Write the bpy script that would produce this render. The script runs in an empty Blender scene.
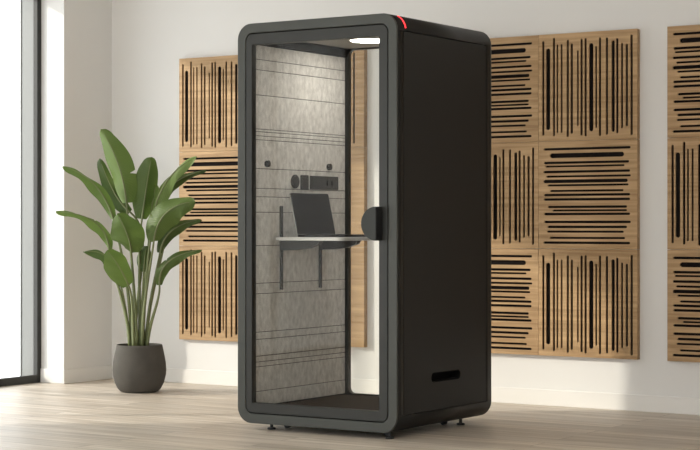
import bpy, bmesh, math, random
from mathutils import Vector, Matrix

random.seed(4)
S = bpy.context.scene
C = S.collection
R = math.radians

# ------------------------------------------------------------------ camera
cam_data = bpy.data.cameras.new('camera')
cam_data.lens = 90.6
cam_data.sensor_width = 36.0
cam_data.clip_start = 0.05
cam = bpy.data.objects.new('camera', cam_data)
cam.location = (5.32, -8.33, 1.119)
cam.rotation_euler = (R(90.03), 0, R(33.1))
C.objects.link(cam)
S.camera = cam

# ------------------------------------------------------------------ world, sun, exposure
world = bpy.data.worlds.new('overcast_sky')
S.world = world
world.use_nodes = True
wn = world.node_tree.nodes
wn['Background'].inputs['Color'].default_value = (0.985, 1.0, 1.0, 1)
wn['Background'].inputs['Strength'].default_value = 1.7

sun_data = bpy.data.lights.new('sun', 'SUN')
sun_data.energy = 1.8
sun_data.angle = R(2.2)
sun_data.color = (1.0, 0.92, 0.80)
sun = bpy.data.objects.new('sun', sun_data)
AZ, EL = R(36.3), R(21.3)                  # travels towards +x and +y, downwards
sd = Vector((math.cos(AZ) * math.cos(EL), math.sin(AZ) * math.cos(EL), -math.sin(EL)))
sun.rotation_euler = sd.to_track_quat('-Z', 'Y').to_euler()
sun.location = (-9, -6, 6)
C.objects.link(sun)

S.view_settings.view_transform = 'Standard'
S.view_settings.look = 'None'
S.view_settings.gamma = 1.0
S.view_settings.use_curve_mapping = False
S.view_settings.exposure = 0.95
S.cycles.use_denoising = True
S.cycles.max_bounces = 10
S.cycles.diffuse_bounces = 6
S.cycles.transparent_max_bounces = 16
S.cycles.caustics_reflective = False
S.cycles.caustics_refractive = False
S.cycles.sample_clamp_indirect = 6.0


# ------------------------------------------------------------------ materials
def new_mat(name):
    m = bpy.data.materials.new(name)
    m.use_nodes = True
    nt = m.node_tree
    return m, nt, nt.nodes, nt.links, nt.nodes['Principled BSDF']


def plain(name, col, rough=0.5, metal=0.0, spec=0.5, bump=0.0, bscale=200, var=0.0, vscale=6):
    m, nt, n, l, p = new_mat(name)
    p.inputs['Base Color'].default_value = (*col, 1)
    p.inputs['Roughness'].default_value = rough
    p.inputs['Metallic'].default_value = metal
    p.inputs['Specular IOR Level'].default_value = spec
    tc = n.new('ShaderNodeTexCoord')
    if bump:
        t = n.new('ShaderNodeTexNoise')
        t.inputs['Scale'].default_value = bscale
        t.inputs['Detail'].default_value = 3
        b = n.new('ShaderNodeBump')
        b.inputs['Strength'].default_value = bump
        b.inputs['Distance'].default_value = 0.002
        l.new(tc.outputs['Object'], t.inputs['Vector'])
        l.new(t.outputs['Fac'], b.inputs['Height'])
        l.new(b.outputs['Normal'], p.inputs['Normal'])
    if var:
        t2 = n.new('ShaderNodeTexNoise')
        t2.inputs['Scale'].default_value = vscale
        t2.inputs['Detail'].default_value = 5
        mx = n.new('ShaderNodeMix')
        mx.data_type = 'RGBA'
        mx.inputs[6].default_value = (*[c * (1 - var) for c in col], 1)
        mx.inputs[7].default_value = (*[min(1, c * (1 + var)) for c in col], 1)
        l.new(tc.outputs['Object'], t2.inputs['Vector'])
        l.new(t2.outputs['Fac'], mx.inputs[0])
        l.new(mx.outputs[2], p.inputs['Base Color'])
    return m


def glass_mat(name, tint=(0.93, 0.95, 0.94), refl=1.0):
    """Thin pane: clear straight through, with a Fresnel reflection."""
    m, nt, n, l, p = new_mat(name)
    n.remove(p)
    tr = n.new('ShaderNodeBsdfTransparent')
    tr.inputs['Color'].default_value = (*tint, 1)
    gl = n.new('ShaderNodeBsdfGlossy')
    gl.inputs['Roughness'].default_value = 0.02
    fr = n.new('ShaderNodeFresnel')
    geo = n.new('ShaderNodeNewGeometry')
    ior = n.new('ShaderNodeMath')                  # leaving the pane bends the same amount as entering it
    ior.operation = 'MULTIPLY_ADD'
    ior.inputs[1].default_value = 1 / 1.45 - 1.45
    ior.inputs[2].default_value = 1.45
    l.new(geo.outputs['Backfacing'], ior.inputs[0])
    l.new(ior.outputs[0], fr.inputs['IOR'])
    mu = n.new('ShaderNodeMath')
    mu.operation = 'MULTIPLY'
    mu.inputs[1].default_value = refl
    mx = n.new('ShaderNodeMixShader')
    l.new(fr.outputs[0], mu.inputs[0])
    l.new(mu.outputs[0], mx.inputs[0])
    l.new(tr.outputs[0], mx.inputs[1])
    l.new(gl.outputs[0], mx.inputs[2])
    l.new(mx.outputs[0], n['Material Output'].inputs['Surface'])
    return m


def wood_mat(name, dark, light, scale=(1.2, 30, 30), rough=0.5):
    m, nt, n, l, p = new_mat(name)
    tc = n.new('ShaderNodeTexCoord')
    oi = n.new('ShaderNodeObjectInfo')
    add = n.new('ShaderNodeVectorMath')
    add.operation = 'ADD'
    mp = n.new('ShaderNodeMapping')
    mp.inputs['Scale'].default_value = scale
    sc = n.new('ShaderNodeVectorMath')
    sc.operation = 'SCALE'
    sc.inputs[0].default_value = (7, 13, 17)
    l.new(oi.outputs['Random'], sc.inputs['Scale'])
    l.new(tc.outputs['Object'], add.inputs[0])
    l.new(sc.outputs[0], add.inputs[1])
    l.new(add.outputs[0], mp.inputs['Vector'])
    t = n.new('ShaderNodeTexNoise')
    t.inputs['Scale'].default_value = 1.6
    t.inputs['Detail'].default_value = 7
    t.inputs['Distortion'].default_value = 0.6
    l.new(mp.outputs[0], t.inputs['Vector'])
    t2 = n.new('ShaderNodeTexNoise')
    t2.inputs['Scale'].default_value = 2.2
    t2.inputs['Detail'].default_value = 2
    l.new(add.outputs[0], t2.inputs['Vector'])
    mm = n.new('ShaderNodeMath')
    mm.operation = 'MULTIPLY_ADD'
    mm.inputs[1].default_value = 0.75
    l.new(t.outputs['Fac'], mm.inputs[0])
    m2 = n.new('ShaderNodeMath')
    m2.operation = 'MULTIPLY'
    m2.inputs[1].default_value = 0.25
    l.new(t2.outputs['Fac'], m2.inputs[0])
    l.new(m2.outputs[0], mm.inputs[2])
    cr = n.new('ShaderNodeValToRGB')
    cr.color_ramp.elements[0].position = 0.32
    cr.color_ramp.elements[0].color = (*dark, 1)
    cr.color_ramp.elements[1].position = 0.66
    cr.color_ramp.elements[1].color = (*light, 1)
    l.new(mm.outputs[0], cr.inputs[0])
    l.new(cr.outputs[0], p.inputs['Base Color'])
    p.inputs['Roughness'].default_value = rough
    p.inputs['Specular IOR Level'].default_value = 0.3
    return m


def floor_mat():
    m, nt, n, l, p = new_mat('oak_plank_floor')
    tc = n.new('ShaderNodeTexCoord')
    br = n.new('ShaderNodeTexBrick')
    br.offset = 0.37
    br.inputs['Color1'].default_value = (0.0, 0.0, 0.0, 1)
    br.inputs['Color2'].default_value = (1.0, 1.0, 1.0, 1)
    br.inputs['Mortar'].default_value = (0.5, 0.5, 0.5, 1)
    br.inputs['Scale'].default_value = 1.0
    br.inputs['Mortar Size'].default_value = 0.0022
    br.inputs['Mortar Smooth'].default_value = 0.1
    br.inputs['Brick Width'].default_value = 1.9
    br.inputs['Row Height'].default_value = 0.165
    l.new(tc.outputs['Object'], br.inputs['Vector'])
    mp = n.new('ShaderNodeMapping')
    mp.inputs['Scale'].default_value = (1.1, 16, 1)
    l.new(tc.outputs['Object'], mp.inputs['Vector'])
    ad = n.new('ShaderNodeVectorMath')
    ad.operation = 'MULTIPLY_ADD'
    ad.inputs[1].default_value = (5, 9, 3)
    l.new(br.outputs['Color'], ad.inputs[0])
    l.new(mp.outputs[0], ad.inputs[2])
    t = n.new('ShaderNodeTexNoise')
    t.inputs['Scale'].default_value = 1.5
    t.inputs['Detail'].default_value = 7
    t.inputs['Distortion'].default_value = 0.5
    l.new(ad.outputs[0], t.inputs['Vector'])
    cr = n.new('ShaderNodeValToRGB')
    cr.color_ramp.elements[0].position = 0.3
    cr.color_ramp.elements[0].color = (0.47, 0.395, 0.315, 1)
    cr.color_ramp.elements[1].position = 0.7
    cr.color_ramp.elements[1].color = (0.71, 0.64, 0.555, 1)
    l.new(t.outputs['Fac'], cr.inputs[0])
    hv = n.new('ShaderNodeHueSaturation')
    mr = n.new('ShaderNodeMapRange')
    mr.inputs['To Min'].default_value = 0.86
    mr.inputs['To Max'].default_value = 1.1
    l.new(br.outputs['Color'], mr.inputs['Value'])
    l.new(mr.outputs[0], hv.inputs['Value'])
    l.new(cr.outputs[0], hv.inputs['Color'])
    mx = n.new('ShaderNodeMix')
    mx.data_type = 'RGBA'
    mx.inputs[7].default_value = (0.22, 0.17, 0.12, 1)
    l.new(br.outputs['Fac'], mx.inputs[0])
    l.new(hv.outputs[0], mx.inputs[6])
    l.new(mx.outputs[2], p.inputs['Base Color'])
    p.inputs['Roughness'].default_value = 0.42
    p.inputs['Specular IOR Level'].default_value = 0.4
    b = n.new('ShaderNodeBump')
    b.inputs['Strength'].default_value = 0.15
    b.inputs['Distance'].default_value = 0.003
    l.new(t.outputs['Fac'], b.inputs['Height'])
    l.new(b.outputs['Normal'], p.inputs['Normal'])
    return m


FELT_LINES = [2.045, 1.987, 1.847, 1.658, 1.643, 1.620, 1.598, 1.438, 1.328, 1.281, 1.195,
              1.010, 0.800, 0.742, 0.528, 0.488, 0.395, 0.363, 0.336, 0.199]


def felt_mat():
    m, nt, n, l, p = new_mat('grey_marbled_felt')
    tc = n.new('ShaderNodeTexCoord')
    mp = n.new('ShaderNodeMapping')
    mp.inputs['Scale'].default_value = (1, 1, 0.55)
    l.new(tc.outputs['Object'], mp.inputs['Vector'])
    t = n.new('ShaderNodeTexNoise')
    t.inputs['Scale'].default_value = 38
    t.inputs['Detail'].default_value = 8
    t.inputs['Roughness'].default_value = 0.68
    t.inputs['Distortion'].default_value = 0.0
    l.new(mp.outputs[0], t.inputs['Vector'])
    cr = n.new('ShaderNodeValToRGB')
    cr.color_ramp.elements[0].position = 0.28
    cr.color_ramp.elements[0].color = (0.50, 0.48, 0.45, 1)
    cr.color_ramp.elements[1].position = 0.68
    cr.color_ramp.elements[1].color = (0.82, 0.80, 0.765, 1)
    l.new(t.outputs['Fac'], cr.inputs[0])
    l.new(cr.outputs[0], p.inputs['Base Color'])
    p.inputs['Roughness'].default_value = 0.95
    p.inputs['Specular IOR Level'].default_value = 0.1
    return m


def leaf_mat():
    m, nt, n, l, p = new_mat('glossy_green_leaf')
    tc = n.new('ShaderNodeTexCoord')
    oi = n.new('ShaderNodeObjectInfo')
    w = n.new('ShaderNodeTexWave')
    w.bands_direction = 'Y'
    w.inputs['Scale'].default_value = 9
    w.inputs['Distortion'].default_value = 0.6
    l.new(tc.outputs['UV'], w.inputs['Vector'])
    t = n.new('ShaderNodeTexNoise')
    t.inputs['Scale'].default_value = 5
    t.inputs['Detail'].default_value = 4
    l.new(tc.outputs['Object'], t.inputs['Vector'])
    mr = n.new('ShaderNodeMath')
    mr.operation = 'MULTIPLY_ADD'
    mr.inputs[1].default_value = 0.7
    l.new(oi.outputs['Color'], mr.inputs[0])
    m2 = n.new('ShaderNodeMath')
    m2.operation = 'MULTIPLY'
    m2.inputs[1].default_value = 0.4
    l.new(t.outputs['Fac'], m2.inputs[0])
    l.new(m2.outputs[0], mr.inputs[2])
    cr = n.new('ShaderNodeValToRGB')
    cr.color_ramp.elements[0].position = 0.15
    cr.color_ramp.elements[0].color = (0.026, 0.050, 0.011, 1)
    cr.color_ramp.elements[1].position = 0.85
    cr.color_ramp.elements[1].color = (0.155, 0.235, 0.055, 1)
    l.new(mr.outputs[0], cr.inputs[0])
    l.new(cr.outputs[0], p.inputs['Base Color'])
    p.inputs['Roughness'].default_value = 0.45
    p.inputs['Specular IOR Level'].default_value = 0.35
    b = n.new('ShaderNodeBump')
    b.inputs['Strength'].default_value = 0.25
    b.inputs['Distance'].default_value = 0.004
    l.new(w.outputs['Fac'], b.inputs['Height'])
    l.new(b.outputs['Normal'], p.inputs['Normal'])
    tl = n.new('ShaderNodeBsdfTranslucent')
    tl.inputs['Color'].default_value = (0.15, 0.24, 0.05, 1)
    mx = n.new('ShaderNodeMixShader')
    mx.inputs[0].default_value = 0.22
    l.new(p.outputs[0], mx.inputs[1])
    l.new(tl.outputs[0], mx.inputs[2])
    l.new(mx.outputs[0], n['Material Output'].inputs['Surface'])
    return m


def emit_mat(name, col, strength):
    m, nt, n, l, p = new_mat(name)
    p.inputs['Base Color'].default_value = (*col, 1)
    p.inputs['Emission Color'].default_value = (*col, 1)
    p.inputs['Emission Strength'].default_value = strength
    return m


M_WALL = plain('warm_white_wall_paint', (0.74, 0.73, 0.71), 0.9, spec=0.15, bump=0.12, bscale=90, var=0.02, vscale=3)
M_TRIM = plain('white_baseboard_paint', (0.77, 0.755, 0.725), 0.6, spec=0.3)
M_CEIL = plain('white_ceiling_paint', (0.78, 0.77, 0.75), 0.9, spec=0.1)
M_FLOOR = floor_mat()
M_WINDARK = plain('dark_window_metal', (0.030, 0.030, 0.027), 0.45, metal=0.3)
M_WINLIGHT = plain('pale_grey_window_lining', (0.16, 0.165, 0.16), 0.5)
M_SHELL_LIT = plain('graphite_coat_lit', (0.056, 0.060, 0.054), 0.45, spec=0.4, bump=0.05, bscale=600)  # booth coat with the light on its front face put into the colour
M_DOOR = plain('graphite_door_frame', (0.024, 0.025, 0.0225), 0.42, spec=0.4)
M_HANDLE = plain('dark_handle_coat', (0.036, 0.040, 0.037), 0.5, spec=0.3)
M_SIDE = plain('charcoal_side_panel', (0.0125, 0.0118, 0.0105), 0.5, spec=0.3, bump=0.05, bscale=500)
M_BLACK = plain('black_plastic', (0.012, 0.012, 0.012), 0.5)
M_DARK = plain('dark_grey_plastic', (0.045, 0.042, 0.038), 0.5)
M_PITCH = plain('black_recess', (0.004, 0.004, 0.004), 0.8, spec=0.1)
M_CORNICE = plain('dark_cornice', (0.018, 0.017, 0.015), 0.6, spec=0.3)
M_HOOK = plain('dark_hook_metal', (0.05, 0.047, 0.043), 0.4, metal=0.4)
M_CARPET = plain('dark_brown_carpet', (0.075, 0.060, 0.050), 0.95, spec=0.1, bump=0.6, bscale=350, var=0.25, vscale=40)
M_BOOTHCEIL = plain('pale_grey_booth_ceiling', (0.42, 0.41, 0.39), 0.8, spec=0.2)
M_FELT = felt_mat()
M_GROOVE = plain('felt_joint_grey', (0.12, 0.115, 0.11), 0.95, spec=0.1)  # even grey of the backing behind the felt joints
M_DESK = plain('pale_grey_laminate', (0.72, 0.71, 0.69), 0.45)
M_GLASS = glass_mat('clear_booth_glass', (0.985, 0.988, 0.98), 0.2)
M_WGLASS = glass_mat('clear_window_glass', (0.97, 0.98, 0.98))
M_WOOD = wood_mat('light_oak_veneer', (0.285, 0.172, 0.080), (0.51, 0.338, 0.178))
M_BACKING = plain('black_acoustic_backing', (0.012, 0.009, 0.008), 0.9, spec=0.1)
M_POT = plain('dark_concrete_pot', (0.078, 0.072, 0.063), 0.85, spec=0.25, bump=0.35, bscale=45, var=0.38, vscale=9)
M_SOIL = plain('dark_soil', (0.035, 0.025, 0.018), 0.95, bump=1.0, bscale=60, var=0.4, vscale=50)
M_LEAF = leaf_mat()
M_STALK = plain('pale_green_stalk', (0.15, 0.175, 0.07), 0.5, var=0.25, vscale=12)
M_LAP = plain('dark_laptop_shell', (0.016, 0.0135, 0.012), 0.5, spec=0.25)
M_SCREEN = plain('dark_laptop_screen', (0.014, 0.011, 0.009), 0.45, spec=0.2)
M_LAPEDGE = plain('silver_laptop_edge', (0.35, 0.34, 0.32), 0.35, metal=0.6)
M_LAMP = emit_mat('lamp_diffuser_glow', (1.0, 0.95, 0.86), 15.0)
M_RED = emit_mat('red_status_glow', (1.0, 0.03, 0.04), 1.5)


# ------------------------------------------------------------------ helpers
def link(o, parent=None):
    C.objects.link(o)
    if parent:
        o.parent = parent
    return o


def obj(name, me, mat, parent=None, smooth=False):
    me.name = name
    me.materials.clear()
    me.materials.append(mat)
    if smooth:
        for p in me.polygons:
            p.use_smooth = True
    return link(bpy.data.objects.new(name, me), parent)


def from_bm(name, bm, mat, parent=None, smooth=False):
    bmesh.ops.recalc_face_normals(bm, faces=bm.faces)
    me = bpy.data.meshes.new(name)
    bm.to_mesh(me)
    bm.free()
    return obj(name, me, mat, parent, smooth)


def add_box(bm, x0, x1, y0, y1, z0, z1, bevel=0.0, seg=2):
    r = bmesh.ops.create_cube(bm, size=1)
    vs = r['verts']
    for v in vs:
        v.co = Vector(((x0 + x1) / 2 + v.co.x * (x1 - x0), (y0 + y1) / 2 + v.co.y * (y1 - y0),
                       (z0 + z1) / 2 + v.co.z * (z1 - z0)))
    if bevel:
        es = list({e for v in vs for e in v.link_edges})
        bmesh.ops.bevel(bm, geom=es, offset=bevel, segments=seg, affect='EDGES', profile=0.5)


def box(name, x0, x1, y0, y1, z0, z1, mat, parent=None, bevel=0.0):
    bm = bmesh.new()
    add_box(bm, x0, x1, y0, y1, z0, z1, bevel)
    return from_bm(name, bm, mat, parent)


def struct(name, x0, x1, y0, y1, z0, z1, mat, parent=None, bevel=0.0):
    o = box(name, x0, x1, y0, y1, z0, z1, mat, parent, bevel)
    o['kind'] = 'structure'
    return o


def rrect(x0, x1, y0, y1, r, seg=10):
    if r <= 0:
        return [(x0, y0), (x1, y0), (x1, y1), (x0, y1)]
    pts = []
    for cx, cy, a0 in ((x1 - r, y1 - r, 0), (x0 + r, y1 - r, 90), (x0 + r, y0 + r, 180), (x1 - r, y0 + r, 270)):
        for i in range(seg + 1):
            a = R(a0 + 90 * i / seg)
            pts.append((cx + r * math.cos(a), cy + r * math.sin(a)))
    return pts


# axis maps of a plate drawn in (u, v) with thickness w
FRONT = Matrix(((1, 0, 0), (0, 0, -1), (0, 1, 0))).to_4x4()    # u->x, v->z, w->-y
SIDE = Matrix(((0, 0, 1), (1, 0, 0), (0, 1, 0))).to_4x4()      # u->y, v->z, w->+x
FLAT = Matrix.Identity(4)                                       # u->x, v->y, w->+z


def plate_mesh(loops, w0, w1, axes, bevel=0.0):
    """A plate with holes: the first loop is the outline, the others are cut through."""
    cu = bpy.data.curves.new('outline', 'CURVE')
    cu.dimensions = '2D'
    cu.fill_mode = 'BOTH'
    cu.extrude = (w1 - w0) / 2 - bevel
    cu.bevel_depth = bevel
    cu.bevel_resolution = 2
    cu.offset = -bevel
    for lp in loops:
        sp = cu.splines.new('POLY')
        sp.points.add(len(lp) - 1)
        for p, q in zip(sp.points, lp):
            p.co = (q[0], q[1], 0, 1)
        sp.use_cyclic_u = True
    o = bpy.data.objects.new('outline', cu)
    C.objects.link(o)
    dg = bpy.context.evaluated_depsgraph_get()
    me = bpy.data.meshes.new_from_object(o.evaluated_get(dg))
    bpy.data.objects.remove(o)
    bpy.data.curves.remove(cu)
    me.transform(axes @ Matrix.Translation((0, 0, (w0 + w1) / 2)))
    return me


def plate(name, loops, w0, w1, axes, mat, parent=None, bevel=0.0):
    return obj(name, plate_mesh(loops, w0, w1, axes, bevel), mat, parent)


def cut(o, boxes):
    """Recesses cut into a mesh, evaluated straight away. boxes: list of meshes."""
    cutters = []
    for me in boxes:
        bm = bmesh.new()
        bm.from_mesh(me)
        bmesh.ops.remove_doubles(bm, verts=bm.verts, dist=1e-5)
        bmesh.ops.recalc_face_normals(bm, faces=bm.faces)
        bm.to_mesh(me)
        bm.free()
        c = bpy.data.objects.new('cutter', me)
        C.objects.link(c)
        c.matrix_world = o.matrix_world
        cutters.append(c)
        md = o.modifiers.new('recess', 'BOOLEAN')
        md.operation = 'DIFFERENCE'
        md.solver = 'EXACT'
        md.object = c
    bm = bmesh.new()
    bm.from_mesh(o.data)
    bmesh.ops.remove_doubles(bm, verts=bm.verts, dist=1e-5)
    bmesh.ops.recalc_face_normals(bm, faces=bm.faces)
    bm.to_mesh(o.data)
    bm.free()
    bpy.context.view_layer.update()
    dg = bpy.context.evaluated_depsgraph_get()
    me = bpy.data.meshes.new_from_object(o.evaluated_get(dg))
    o.modifiers.clear()
    o.data = me
    for c in cutters:
        bpy.data.objects.remove(c)


def box_mesh(*a, bevel=0.0):
    bm = bmesh.new()
    add_box(bm, *a, bevel)
    me = bpy.data.meshes.new('block')
    bm.to_mesh(me)
    bm.free()
    return me


def add_lathe(bm, prof, seg=48, cx=0, cy=0):
    rings = []
    for r, z in prof:
        if r < 1e-6:
            rings.append([bm.verts.new((cx, cy, z))])
        else:
            rings.append([bm.verts.new((cx + r * math.cos(2 * math.pi * i / seg), cy + r * math.sin(2 * math.pi * i / seg), z))
                          for i in range(seg)])
    for a, b in zip(rings, rings[1:]):
        for i in range(seg):
            j = (i + 1) % seg
            if len(a) == 1 and len(b) == 1:
                continue
            if len(a) == 1:
                bm.faces.new((a[0], b[i], b[j]))
            elif len(b) == 1:
                bm.faces.new((a[i], a[j], b[0]))
            else:
                bm.faces.new((a[i], a[j], b[j], b[i]))


def add_tube(bm, pts, rads, seg=8):
    pts = [Vector(p) for p in pts]
    rings = []
    for i, p in enumerate(pts):
        t = (pts[min(i + 1, len(pts) - 1)] - pts[max(i - 1, 0)]).normalized()
        s = t.cross(Vector((0.3, 1, 0.1))).normalized()
        u = s.cross(t)
        r = rads[i] if isinstance(rads, (list, tuple)) else rads
        rings.append([bm.verts.new(p + r * (math.cos(2 * math.pi * k / seg) * s + math.sin(2 * math.pi * k / seg) * u))
                      for k in range(seg)])
    for a, b in zip(rings, rings[1:]):
        for k in range(seg):
            bm.faces.new((a[k], a[(k + 1) % seg], b[(k + 1) % seg], b[k]))
    bm.faces.new(rings[0])
    bm.faces.new(rings[-1])


def tag(o, label, cat, group=None):
    o['label'] = label
    o['category'] = cat
    if group:
        o['group'] = group
    return o


def empty(name, loc, label, cat, group=None, rz=0.0):
    o = bpy.data.objects.new(name, None)
    o.empty_display_size = 0.1
    o.location = loc
    o.rotation_euler = (0, 0, rz)
    C.objects.link(o)
    return tag(o, label, cat, group)


# ------------------------------------------------------------------ the room
WX, WY, CZ = -3.20, 1.54, 3.05         # inner faces of the left and back walls, ceiling height
XR, YF = 6.4, -9.2                      # right wall, open front edge
JAMB = 1.026                            # far side of the big window
HEAD = 2.80
XO = -3.595                              # outer face of the left wall
struct('floor', XO, XR + 0.15, YF, WY + 0.15, -0.12, 0.0, M_FLOOR)
struct('ceiling', XO, XR + 0.15, YF, WY + 0.15, CZ, CZ + 0.12, M_CEIL)
struct('wall_back', XO, XR + 0.15, WY, WY + 0.15, 0.0, CZ, M_WALL)
struct('wall_right', XR, XR + 0.15, YF, WY, 0.0, CZ, M_WALL)

# left wall: solid corner pier, lintel and piers between two floor-to-ceiling windows
W1 = (-2.46, JAMB)
W2 = (-7.20, -3.75)
bm = bmesh.new()
add_box(bm, XO, WX, JAMB, WY, 0, CZ)
add_box(bm, XO, WX, W2[1], W1[0], 0, HEAD)
add_box(bm, XO, WX, YF, W2[0], 0, HEAD)
add_box(bm, XO, WX, YF, JAMB, HEAD, CZ)
wl = from_bm('wall_left', bm, M_WALL)
wl['kind'] = 'structure'

BH, BT = 0.10, 0.012
struct('baseboard_back', WX + BT, XR, WY - BT, WY, 0, BH, M_TRIM, bevel=0.003)
bm = bmesh.new()
add_box(bm, WX, WX + BT, JAMB - BT, WY, 0, BH, 0.003)
add_box(bm, WX - 0.215, WX, JAMB - BT, JAMB, 0, BH, 0.003)
bl = from_bm('baseboard_left', bm, M_TRIM)
bl['kind'] = 'structure'


def window(n, y0, y1, mullions):
    gx0, gx1, fw = WX - 0.256, WX - 0.215, 0.042
    bm = bmesh.new()
    add_box(bm, gx0, gx1, y1 - fw, y1, 0, HEAD, 0.003)
    add_box(bm, gx0, gx1, y0, y0 + fw, 0, HEAD, 0.003)
    add_box(bm, gx0, gx1, y0 + fw, y1 - fw, 0, 0.055, 0.003)
    add_box(bm, gx0, gx1, y0 + fw, y1 - fw, HEAD - 0.05, HEAD, 0.003)
    for my in mullions:
        add_box(bm, gx0, gx1, my - 0.03, my + 0.03, 0.055, HEAD - 0.05, 0.003)
    w = from_bm('window_%d' % n, bm, M_WINDARK)
    w['kind'] = 'structure'
    g = box('window_pane', WX - 0.239, WX - 0.231, y0 + fw - 0.01, y1 - fw + 0.01, 0.045, HEAD - 0.04, M_WGLASS, w)
    g['kind'] = 'structure'
    bm = bmesh.new()                                # metal lining of the outer reveal
    add_box(bm, XO, gx0 - 0.001, y1 - 0.012, y1, 0, HEAD)
    add_box(bm, XO, gx0 - 0.001, y0, y0 + 0.012, 0, HEAD)
    s = from_bm('window_lining', bm, M_WINLIGHT, w)
    s['kind'] = 'structure'
    bm = bmesh.new()
    add_box(bm, XO - 0.012, XO, y1 - 0.016, y1 + 0.01, 0, HEAD)
    add_box(bm, XO - 0.012, XO, y0 - 0.01, y0 + 0.016, 0, HEAD)
    s = from_bm('lining_edge', bm, M_WINDARK, w)
    s['kind'] = 'structure'


window(1, W1[0], W1[1], (-0.22, -1.76))
window(2, W2[0], W2[1], (-4.9, -6.05))

# ------------------------------------------------------------------ the booth
W, D, H0, H1 = 1.033, 1.03, 0.035, 2.232
hx, hy = W / 2, D / 2
RAD = 0.088
booth = empty('phone_booth', (0, 0, 0),
              'dark grey soundproof office phone booth with a glass door and rounded corners', 'phone booth')

# shell: a rounded rectangular tube running front to back
BORD = 0.053
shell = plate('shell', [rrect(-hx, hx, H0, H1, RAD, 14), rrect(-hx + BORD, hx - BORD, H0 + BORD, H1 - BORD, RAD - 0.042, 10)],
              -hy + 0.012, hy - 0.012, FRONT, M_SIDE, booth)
PY0, PY1, PZ0, PZ1 = -0.445, 0.447, H0 + 0.094, H1 - 0.094
G = 0.005
cut(shell, [box_mesh(hx - 0.014, hx + 0.05, PY0 - G, PY1 + G, PZ0 - G, PZ1 + G),
            box_mesh(-hx - 0.05, -hx + 0.014, PY0 - G, PY1 + G, PZ0 - G, PZ1 + G)])
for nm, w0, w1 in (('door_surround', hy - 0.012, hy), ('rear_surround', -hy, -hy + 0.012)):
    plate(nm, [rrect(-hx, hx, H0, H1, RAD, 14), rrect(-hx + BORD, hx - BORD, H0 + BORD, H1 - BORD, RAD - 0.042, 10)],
          w0, w1, FRONT, M_SHELL_LIT, booth, bevel=0.004)  # paler than the shell: light on the front is in the colour
SLOT = rrect(-0.160, 0.152, 0.276, 0.328, 0.0255, 8)
sp = plate('side_panel', [rrect(PY0, PY1, PZ0, PZ1, 0.004, 2)], hx - 0.0135, hx, SIDE, M_SIDE, booth, bevel=0.0015)
sp['label'] = 'charcoal side panel with a grip slot'
cut(sp, [plate_mesh([SLOT], hx - 0.03, hx + 0.03, SIDE)])
sp2 = plate('side_panel', [rrect(PY0, PY1, PZ0, PZ1, 0.004, 2)], -hx, -hx + 0.0135, SIDE, M_SIDE, booth, bevel=0.0015)
# the slot's liner: a rim and a dark cup sunk into the wall
cut(shell, [plate_mesh([SLOT], hx - 0.05, hx + 0.03, SIDE)])
rim_in = rrect(-0.154, 0.146, 0.282, 0.322, 0.0195, 8)
rim = plate('grip_slot', [SLOT, rim_in], hx - 0.045, hx + 0.003, SIDE, M_PITCH, booth, bevel=0.0015)
plate('slot_back', [SLOT], hx - 0.049, hx - 0.045, SIDE, M_PITCH, rim)

# interior lining: felt wall on the left, its dark cornice, floor, ceiling, right wall
FX = -0.453
bm = bmesh.new()
zz = sorted([0.118] + FELT_LINES + [2.125])
for a, b in zip(zz, zz[1:]):
    add_box(bm, FX - 0.018, FX, -0.462, 0.472, a + 0.0017, b - 0.0017, 0.0015, 1)
felt = from_bm('felt_wall', bm, M_FELT, booth)
felt['label'] = 'grey marbled felt wall with horizontal grooves'
box('felt_joint', FX - 0.022, FX - 0.0035, -0.462, 0.472, 0.118, 2.125, M_GROOVE, felt)
cor = box('cornice', FX - 0.020, FX + 0.012, -0.462, 0.472, 2.127, 2.176, M_CORNICE, booth, bevel=0.002)
for yy in (-0.27, 0.10):
    bm = bmesh.new()
    for k in range(4):
        add_box(bm, FX + 0.0122, FX + 0.0135, yy, yy + 0.19, 2.137 + k * 0.008, 2.142 + k * 0.008)
    from_bm('air_vent', bm, M_BLACK, cor)
box('interior_wall', hx - 0.0525, hx - 0.0515, -0.462, 0.472, 0.12, 2.17, M_FELT, booth)
box('carpet', -hx + BORD, hx - BORD, -0.455, 0.475, H0 + BORD, 0.112, M_CARPET, booth)
ceil = box('ceiling_panel', FX + 0.012, hx - BORD, -0.455, 0.475, 2.177, 2.1785, M_BOOTHCEIL, booth)
# ceiling lamp
LX, LY = -0.055, 0.135
bm = bmesh.new()
add_lathe(bm, [(0.0, 2.177), (0.124, 2.177), (0.126, 2.176), (0.125, 2.1725), (0.119, 2.172), (0.117, 2.1735), (0.0, 2.1735)], 48, LX, LY)
lamp = from_bm('ceiling_lamp', bm, M_DESK, booth, True)
lamp['label'] = 'round lit ceiling lamp'
bm = bmesh.new()
add_lathe(bm, [(0.0, 2.173), (0.1165, 2.173), (0.1165, 2.172), (0.0, 2.171)], 48, LX, LY)
from_bm('lamp_diffuser', bm, M_LAMP, lamp)

# back frame and back glass
bi = rrect(-hx + 0.082, hx - 0.112, H0 + 0.086, H1 - 0.064, 0.035, 8)
plate('rear_frame', [rrect(-hx + BORD, hx - BORD, H0 + BORD, H1 - BORD, RAD - 0.042, 10), bi], -hy + 0.006, -hy + 0.040, FRONT, M_DOOR, booth, 0.002)
plate('rear_glass', [rrect(-hx + 0.076, hx - 0.106, H0 + 0.08, H1 - 0.058, 0.03, 6)], -hy + 0.018, -hy + 0.026, FRONT, M_GLASS, booth)

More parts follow.
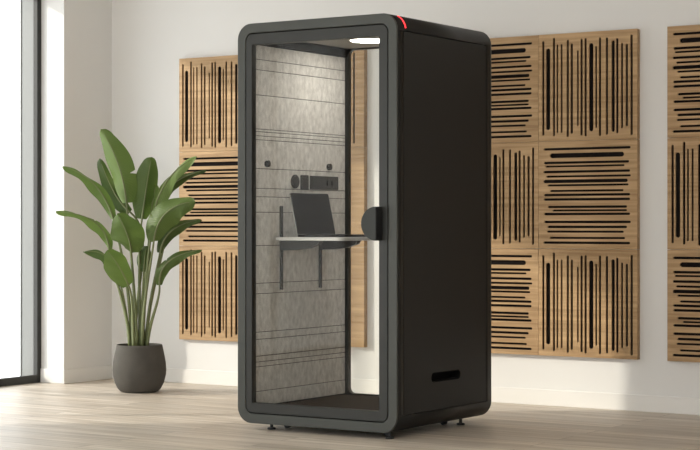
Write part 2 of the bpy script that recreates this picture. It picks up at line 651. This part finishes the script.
# front door: frame with a dark gap all round, the pane, the half-round pull
g = 0.0055
dl = rrect(-hx + BORD + g, hx - BORD - g, H0 + BORD + g, H1 - BORD - g, RAD - 0.047, 10)
di = rrect(-hx + 0.097, hx - 0.111, H0 + 0.112, H1 - 0.118, 0.008, 4)
door = plate('door', [dl, di], hy - 0.042, hy - 0.001, FRONT, M_DOOR, booth, 0.002)
door['label'] = 'hinged glass door in a dark frame'
plate('door_seal', [rrect(-hx + BORD + 0.0005, hx - BORD - 0.0005, H0 + BORD + 0.0005, H1 - BORD - 0.0005, RAD - 0.0425, 10),
                    rrect(-hx + 0.075, hx - 0.075, H0 + 0.075, H1 - 0.075, 0.02, 8)],
      hy - 0.052, hy - 0.043, FRONT, M_BLACK, door)
plate('door_glass', [rrect(-hx + 0.09, hx - 0.105, H0 + 0.106, H1 - 0.112, 0.004, 2)], hy - 0.026, hy - 0.016, FRONT, M_GLASS, door)
HXc, HZc, HRr = 0.4225, 1.131, 0.089
arc = [(HXc, HZc - HRr)] + [(HXc - HRr * math.sin(math.pi * i / 28), HZc - HRr * math.cos(math.pi * i / 28)) for i in range(1, 28)] + [(HXc, HZc + HRr)]
hd = plate('door_handle', [arc], hy - 0.0005, hy + 0.062, FRONT, M_HANDLE, door, 0.002)
hd['label'] = 'half-round dark pull handle'
plate('handle_shade_sheet', [rrect(HXc + 0.0002, HXc + 0.004, HZc - HRr + 0.003, HZc + HRr - 0.003, 0.001, 2)], hy + 0.001, hy + 0.060, FRONT, M_BLACK, hd)  # black sheet standing in for the shade on the pull's flat side

# red status light following the upper right corner of the shell
bm = bmesh.new()
cx, cz = hx - RAD, H1 - RAD
rows = []
for i in range(17):
    a = R(9 + 54 * i / 16)
    ring = []
    for dr, dy in ((-0.002, 0), (0.0025, 0), (0.0025, 0.009), (-0.002, 0.009)):
        ring.append(bm.verts.new((cx + (RAD + dr) * math.cos(a), -hy + 0.083 + dy, cz + (RAD + dr) * math.sin(a))))
    rows.append(ring)
for a, b in zip(rows, rows[1:]):
    for k in range(4):
        bm.faces.new((a[k], a[(k + 1) % 4], b[(k + 1) % 4], b[k]))
bm.faces.new(rows[0])
bm.faces.new(rows[-1])
sl = from_bm('status_light', bm, M_RED, booth)
sl['label'] = 'glowing red status light strip'

# feet
for fx, fy in ((-0.335, -0.445), (0.43, -0.445), (-0.335, 0.31), (0.43, 0.31)):
    bm = bmesh.new()
    add_lathe(bm, [(0, 0), (0.022, 0), (0.024, 0.004), (0.022, 0.010), (0.009, 0.013), (0.009, H0 + 0.004), (0, H0 + 0.004)], 20, fx, fy)
    from_bm('levelling_foot', bm, M_BLACK, booth, False)
for fx, fy in ((-0.30, -0.34), (0.35, 0.26), (0.35, -0.34), (-0.30, 0.22)):
    bm = bmesh.new()
    bmesh.ops.create_cone(bm, cap_ends=True, segments=20, radius1=0.017, radius2=0.017, depth=0.026,
                          matrix=Matrix.Translation((fx, fy, 0.017)) @ Matrix.Rotation(R(90), 4, 'X'))
    add_box(bm, fx - 0.020, fx + 0.020, fy - 0.017, fy + 0.017, 0.022, H0 + 0.003, 0.002, 1)
    from_bm('caster', bm, M_BLACK, booth)


# fittings on the felt wall (plates drawn in y, z)
def felt_y(px):
    return px


for yy, zc in ((-0.332, 1.466), (0.290, 1.466)):
    bm = bmesh.new()
    add_lathe(bm, [(0, 0), (0.018, 0), (0.019, 0.004), (0.011, 0.007), (0.011, 0.010), (0.019, 0.013), (0.019, 0.018), (0, 0.020)], 24)
    bmesh.ops.transform(bm, matrix=Matrix.Translation((FX, yy, zc)) @ Matrix.Rotation(R(90), 4, 'Y'), verts=bm.verts)
    from_bm('coat_hook', bm, M_HOOK, booth, False)
kb = [(-0.055 + 0.040 * math.cos(2 * math.pi * i / 40), 1.373 + 0.040 * math.sin(2 * math.pi * i / 40)) for i in range(40)]
knob = plate('fan_control', [kb], FX, FX + 0.008, SIDE, M_DARK, booth, 0.002)
knob['label'] = 'round dark fan control'
kb2 = [(-0.055 + 0.027 * math.cos(2 * math.pi * i / 32), 1.373 + 0.027 * math.sin(2 * math.pi * i / 32)) for i in range(32)]
plate('control_dial', [kb2], FX + 0.008, FX + 0.014, SIDE, M_HOOK, knob, 0.002)
sw = plate('light_switch', [rrect(0.002, 0.078, 1.329, 1.412, 0.006, 4)], FX, FX + 0.008, SIDE, M_DARK, booth, 0.002)
plate('switch_rocker', [rrect(0.016, 0.064, 1.345, 1.396, 0.003, 3)], FX + 0.008, FX + 0.011, SIDE, M_HOOK, sw, 0.001)
ps = plate('socket_panel', [rrect(0.096, 0.390, 1.332, 1.410, 0.005, 4)], FX, FX + 0.007, SIDE, M_DARK, booth, 0.002)
for yy in (0.270, 0.320):
    plate('usb_port', [rrect(yy - 0.008, yy + 0.008, 1.355, 1.385, 0.002, 2)], FX + 0.007, FX + 0.0082, SIDE, M_PITCH, ps)
plate('power_socket', [[(0.150 + 0.026 * math.cos(2 * math.pi * i / 32), 1.370 + 0.026 * math.sin(2 * math.pi * i / 32)) for i in range(32)]],
      FX + 0.007, FX + 0.009, SIDE, M_HOOK, ps)

# wall-hung desk with two rails and arms
DZ = 1.056
desk = plate('desk', [rrect(FX, 0.005, -0.270, 0.275, 0.045, 8)], DZ - 0.019, DZ, FLAT, M_DESK, booth, 0.003)
desk['label'] = 'pale grey wall-hung desk top'
for ry in (-0.194, 0.200):
    top = 1.232 if ry < 0 else 1.215
    box('bracket_rail', FX, FX + 0.012, ry - 0.011, ry + 0.011, 0.758, top, M_DARK, desk, 0.002)
    z1 = DZ - 0.0195
    prof = [(FX + 0.012, z1), (FX + 0.012, z1 - 0.056), (FX + 0.11, z1 - 0.054), (FX + 0.20, z1 - 0.042), (FX + 0.265, z1 - 0.022),
            (FX + 0.280, z1)]
    me = plate_mesh([prof], -ry - 0.018, -ry + 0.018, FRONT, 0.0)
    obj('bracket_arm', me, M_DARK, desk)

# ------------------------------------------------------------------ laptop on the desk
LH = -0.312
lap = empty('laptop', (LH, -0.038, DZ + 0.001), 'dark open laptop standing on the desk inside the glass booth', 'laptop')
ly0, ly1 = -0.19, 0.195
plate('base', [rrect(-0.005, 0.245, ly0, ly1, 0.012, 5)], 0.0, 0.014, FLAT, M_LAP, lap, 0.002)
bm = bmesh.new()
for r in range(5):
    for c in range(13):
        yk = ly0 + 0.026 + c * 0.0238
        add_box(bm, 0.040 + r * 0.020, 0.0565 + r * 0.020, yk, yk + 0.020, 0.014, 0.0155)
from_bm('keyboard', bm, M_BLACK, lap)
box('touchpad', 0.155, 0.225, -0.055, 0.055, 0.014, 0.0146, M_LAP, lap)
TILT = R(-12.5)
lidm = Matrix.Translation((0, 0, 0.014)) @ Matrix.Rotation(TILT, 4, 'Y')
me = plate_mesh([rrect(ly0, ly1, 0.0, 0.240, 0.010, 5)], -0.007, 0.0, SIDE, 0.0015)
me.transform(lidm)
lid = obj('lid', me, M_LAPEDGE, lap)
me = plate_mesh([rrect(ly0 + 0.002, ly1 - 0.002, 0.002, 0.238, 0.008, 5)], 0.0, 0.0015, SIDE, 0.0)
me.transform(lidm)
scr = obj('screen', me, M_LAP, lid)
me = plate_mesh([rrect(ly0 + 0.010, ly1 - 0.010, 0.016, 0.229, 0.003, 3)], 0.0015, 0.0020, SIDE, 0.0)
me.transform(lidm)
obj('display', me, M_SCREEN, lid)

# ------------------------------------------------------------------ acoustic wood panels
PS = 0.663
VS = [  # across, half-width, from, to (all of the panel's side, from its top)
    (.050, .0114, .060, .945), (.100, .022, .130, .895), (.160, .0114, .035, .955), (.196, .009, .100, .925), (.240, .0095, .098, .925),
    (.303, .0114, .060, .965), (.344, .012, .098, .935), (.406, .009, .165, .865), (.444, .0114, .060, .955), (.485, .0114, .055, .965),
    (.542, .022, .105, .920), (.592, .009, .135, .890), (.630, .0114, .058, .965), (.700, .0114, .062, .955), (.762, .016, .092, .930),
    (.803, .0114, .075, .945), (.850, .010, .120, .900), (.898, .0114, .130, .885), (.945, .0114, .050, .965)]
HS = [  # down from the top, half-width, from, to (from the left)
    (.072, .0114, .055, .935), (.133, .022, .120, .870), (.200, .0114, .057, .920), (.234, .009, .072, .875), (.284, .0114, .050, .930),
    (.328, .0095, .082, .937), (.373, .016, .050, .907), (.410, .0095, .094, .915), (.462, .0095, .120, .865), (.500, .0114, .057, .930),
    (.542, .0114, .057, .930), (.612, .0114, .098, .900), (.645, .009, .145, .900), (.678, .0114, .057, .930), (.752, .0114, .057, .937),
    (.798, .0114, .094, .900), (.842, .0095, .088, .868), (.900, .0095, .120, .880), (.945, .0114, .050, .930)]


def slot_loop(u0, u1, v0, v1):
    return rrect(u0, u1, v0, v1, min(u1 - u0, v1 - v0) * 0.499, 5)


PANEL = {}


def panel_meshes(kind, squeeze):
    key = (kind, squeeze)
    if key not in PANEL:
        loops = [rrect(0, PS, 0, PS, 0)]
        for u, w, a, b in (VS if kind == 'V' else HS):
            if kind == 'V':
                loops.append(slot_loop((u * squeeze - w) * PS, (u * squeeze + w) * PS, (1 - b) * PS, (1 - a) * PS))
            else:
                loops.append(slot_loop(a * squeeze * PS, b * squeeze * PS, (1 - u - w) * PS, (1 - u + w) * PS))
        front = plate_mesh(loops, 0.030, 0.040, FRONT)
        front.name = 'slotted_board'
        front.materials.append(M_WOOD)
        back = box_mesh(0.012, PS - 0.012, -0.024, 0.0, 0.012, PS - 0.012)
        back.name = 'backing'
        back.materials.append(M_BACKING)
        edge = plate_mesh([rrect(0.0004, PS - 0.0004, 0.0004, PS - 0.0004, 0), rrect(0.0118, PS - 0.0118, 0.0118, PS - 0.0118, 0)], 0.0, 0.030, FRONT)
        edge.name = 'panel_frame'
        edge.materials.append(M_WOOD)
        PANEL[key] = (front, back, edge)
    return PANEL[key]


COLS = {'L': (-2.538, 1), 'M': (-1.640, 0.93), 'A': (-0.352, 1), 'B': (0.313, 1), 'C': (1.170, 1)}
ROWZ = {1: 1.644, 2: 0.979, 3: 0.314}
LAB = {
    ('L', 1): ('V', 'top vertically slotted oak panel left of the booth, above the plant'),
    ('L', 2): ('H', 'horizontally slotted oak panel left of the booth, directly behind the plant leaves'),
    ('L', 3): ('V', 'lowest vertically slotted oak panel left of the booth, right of the plant stalks'),
    ('M', 1): ('V', 'top oak panel edge seen through the booth glass, with one vertical slot'),
    ('M', 2): ('H', 'middle oak panel edge seen through the booth glass, behind the door handle'),
    ('M', 3): ('H', 'lowest oak panel edge seen through the booth glass, below the desk'),
    ('A', 1): ('H', 'horizontally slotted oak panel partly behind the top right edge of the booth'),
    ('A', 2): ('V', 'vertically slotted oak panel partly behind the middle of the booth side'),
    ('A', 3): ('H', 'sunlit horizontally slotted oak panel partly behind the booth side, lowest of its column'),
    ('B', 1): ('V', 'whole vertically slotted oak panel at the top, second column right of the booth'),
    ('B', 2): ('H', 'whole horizontally slotted oak panel between two vertically slotted ones, right of the booth'),
    ('B', 3): ('V', 'whole vertically slotted oak panel at the bottom, sunlit, second column right of the booth'),
    ('C', 1): ('H', 'top horizontally slotted oak panel cut by the right edge of the photo'),
    ('C', 2): ('V', 'middle vertically slotted oak panel cut by the right edge of the photo'),
    ('C', 3): ('H', 'lowest horizontally slotted oak panel cut by the right edge of the photo'),
}
for (c, r), (kind, lab) in LAB.items():
    x0, sq = COLS[c]
    grp = 'slotted oak acoustic panels on the back wall'
    p = empty('acoustic_panel', (x0, WY, ROWZ[r]), lab, 'acoustic panel', grp)
    f, b, e = panel_meshes(kind, sq if kind == 'V' else min(1, sq - 0.03) if sq < 1 else 1)
    link(bpy.data.objects.new('slotted_board', f), p)
    link(bpy.data.objects.new('backing', b), p)
    link(bpy.data.objects.new('panel_frame', e), p)

# ------------------------------------------------------------------ potted plant
plant = empty('potted_plant', (-2.36, 0.85, 0), 'large leafy green plant in a round dark grey pot in the corner by the window',
              'potted plant', rz=R(33.1))
bm = bmesh.new()
add_lathe(bm, [(0, 0), (0.108, 0), (0.128, 0.006), (0.146, 0.025), (0.166, 0.065), (0.178, 0.115), (0.181, 0.150), (0.177, 0.200),
               (0.168, 0.250), (0.157, 0.300), (0.154, 0.316), (0.150, 0.320), (0.144, 0.317), (0.143, 0.300), (0.150, 0.270), (0, 0.270)], 64)
pot = from_bm('pot', bm, M_POT, plant, True)
pot['label'] = 'round dark grey concrete pot'
bm = bmesh.new()
add_lathe(bm, [(0.150, 0.272), (0.144, 0.300), (0.10, 0.304), (0.05, 0.307), (0, 0.308)], 32)
from_bm('soil', bm, M_SOIL, pot, True)

LEAVES = [  # blade start, middle, tip, half-width, facing, where the stalk leaves the soil, tears along the blade
    ((-0.088, 0, 1.274), (-0.142, 0, 1.53), (-0.263, 0.02, 1.773), 0.088, (-0.25, -1, 0.2), (-.035, .02), (.36,)),
    ((-0.074, 0.08, 1.213), (-0.182, 0.08, 1.348), (-0.283, 0.1, 1.578), 0.056, (0.5, -1, 0), (-.05, .05), (-.55,)),
    ((0.013, 0.03, 1.166), (0.047, 0.02, 1.395), (0.081, 0, 1.584), 0.084, (0.3, -1, 0.1), (0, .03), ()),
    ((-0.175, -0.02, 1.166), (-0.297, -0.04, 1.395), (-0.506, -0.08, 1.517), 0.043, (-0.3, -0.6, 0.8), (-.07, 0), ()),
    ((-0.196, -0.05, 0.957), (-0.29, -0.1, 1.146), (-0.539, -0.15, 1.213), 0.040, (-0.2, -0.6, 0.8), (-.085, -.02), (.5, -.6)),
    ((-0.121, -0.02, 0.714), (-0.209, -0.03, 0.903), (-0.371, -0.05, 0.944), 0.044, (0.3, -0.6, 0.6), (-.09, .01), ()),
    ((-0.047, -0.06, 0.937), (-0.061, -0.16, 1.058), (-0.128, -0.17, 1.2), 0.112, (0, -1, 0.3), (-.02, -.05), ()),
    ((-0.061, -0.08, 0.714), (-0.115, -0.18, 0.849), (-0.189, -0.22, 0.957), 0.084, (0.2, -1, 0.3), (-.045, -.06), ()),
    ((0.088, 0, 1.146), (0.182, 0, 1.416), (0.391, -0.05, 1.584), 0.054, (-0.3, -0.7, 0.6), (.03, .02), (-.45,)),
    ((0.162, 0.08, 1.22), (0.209, 0.1, 1.395), (0.445, 0.1, 1.497), 0.034, (0.3, -0.8, 0.4), (.055, .05), ()),
    ((0.108, -0.1, 1.018), (0.196, -0.14, 1.207), (0.391, -0.16, 1.281), 0.092, (0.2, -0.9, 0.4), (.03, -.05), (-.3,)),
    ((0.135, 0.03, 0.937), (0.223, 0.03, 1.092), (0.418, 0.02, 1.159), 0.042, (0.3, -0.8, 0.4), (.06, .01), (-.35, -.6)),
    ((0.142, -0.06, 0.721), (0.209, -0.08, 0.883), (0.432, -0.1, 0.957), 0.043, (0.1, -0.8, 0.5), (.075, -.03), (-.3, -.45)),
    ((0.054, 0.06, 1.011), (0.074, 0.07, 1.227), (0.101, 0.08, 1.402), 0.064, (-0.6, -0.8, 0.2), (.02, .05), ()),
    ((0.027, 0.02, 0.809), (0.034, 0.02, 0.903), (0.047, 0.03, 0.984), 0.050, (0.2, -1, 0.1), (.015, .0), ()),
]


def bez(p0, p1, p2, t):
    return p0 * (1 - t) ** 2 + p1 * 2 * t * (1 - t) + p2 * t * t


def make_leaf(B, Mi, T, hw, nrm, root, tears, tone):
    B, Mi, T = Vector(B), Vector(Mi), Vector(T)
    ctl = Mi * 2 - (B + T) * 0.5
    nrm = Vector(nrm).normalized()
    NU, NV = 44, 5
    bm = bmesh.new()
    uvl = bm.loops.layers.uv.new('UVMap')
    mid = [bez(B, ctl, T, i / NU) for i in range(NU + 1)]
    grid = []
    ph = random.random() * 6
    for i in range(NU + 1):
        t = i / NU
        tg = (mid[min(i + 1, NU)] - mid[max(i - 1, 0)]).normalized()
        lat = tg.cross(nrm).normalized()
        up = lat.cross(tg).normalized()
        wid = hw * (math.sin(math.pi * min(1, t * 0.93 + 0.05) ** 0.88) ** 0.58) if t < 1 else 0.0
        wid = max(wid, hw * 0.62 * math.sqrt(max(0.0, 1 - ((t - 0.80) / 0.20) ** 2)) if 0.80 < t <= 1 else 0)
        row = []
        for j in range(-NV, NV + 1):
            s = j / NV
            ss = 1.0
            for q in tears:
                if (q > 0) == (s > 0) and s != 0:
                    ss = min(ss, min(1.0, 0.25 + abs(t - abs(q)) / 0.010))
            off = s * wid * (ss if abs(s) > 0.45 else 1)
            lift = -0.42 * abs(off) + 0.010 * math.sin(t * 13 + ph + s * 2) * abs(s) - 0.25 * off * off / max(hw, .01)
            row.append(bm.verts.new(mid[i] + lat * off + up * lift))
        grid.append(row)
    for i in range(NU):
        for j in range(2 * NV):
            f = bm.faces.new((grid[i][j], grid[i][j + 1], grid[i + 1][j + 1], grid[i + 1][j]))
            f.smooth = True
            for lp, (a, b) in zip(f.loops, ((i, j), (i, j + 1), (i + 1, j + 1), (i + 1, j))):
                lp[uvl].uv = (b / (2 * NV), a / NU + abs(b - NV) / NV * 0.12)
    me = bpy.data.meshes.new('leaf')
    bm.to_mesh(me)
    bm.free()
    lf = obj('leaf', me, M_LEAF, plant)
    lf.color = (tone, tone, tone, 1)
    # stalk from the soil into the midrib
    root = (root[0] * 0.72, root[1] * 0.8)
    P0 = Vector((root[0], root[1], 0.300))
    d0 = (ctl - B).normalized()
    c1 = Vector((root[0] * 1.25, root[1] * 1.1, 0.300 + (B.z - 0.300) * 0.45))
    c2 = B - d0 * (B - P0).length * 0.25
    pts, rad = [], []
    for i in range(17):
        t = i / 16
        pts.append(P0 * (1 - t) ** 3 + c1 * 3 * t * (1 - t) ** 2 + c2 * 3 * t * t * (1 - t) + B * t ** 3)
        rad.append(0.0135 * (1 - t) + 0.0065 * t)
    nl = [(mid[i]) for i in range(2, NU, 3)]
    for k, q in enumerate(nl):
        pts.append(q + nrm * 0.001)
        rad.append(0.0058 * (1 - k / len(nl)) + 0.0012)
    bm = bmesh.new()
    add_tube(bm, pts, rad, 8)
    from_bm('leaf_stalk', bm, M_STALK, lf, True)


TONES = (.62, .0, .25, .5, .75, .1, .45, .65, .8, .0, .35, .05, .3, .8, .1)     # young leaves are paler than old ones
for L, tone in zip(LEAVES, TONES):
    make_leaf(*L, tone)
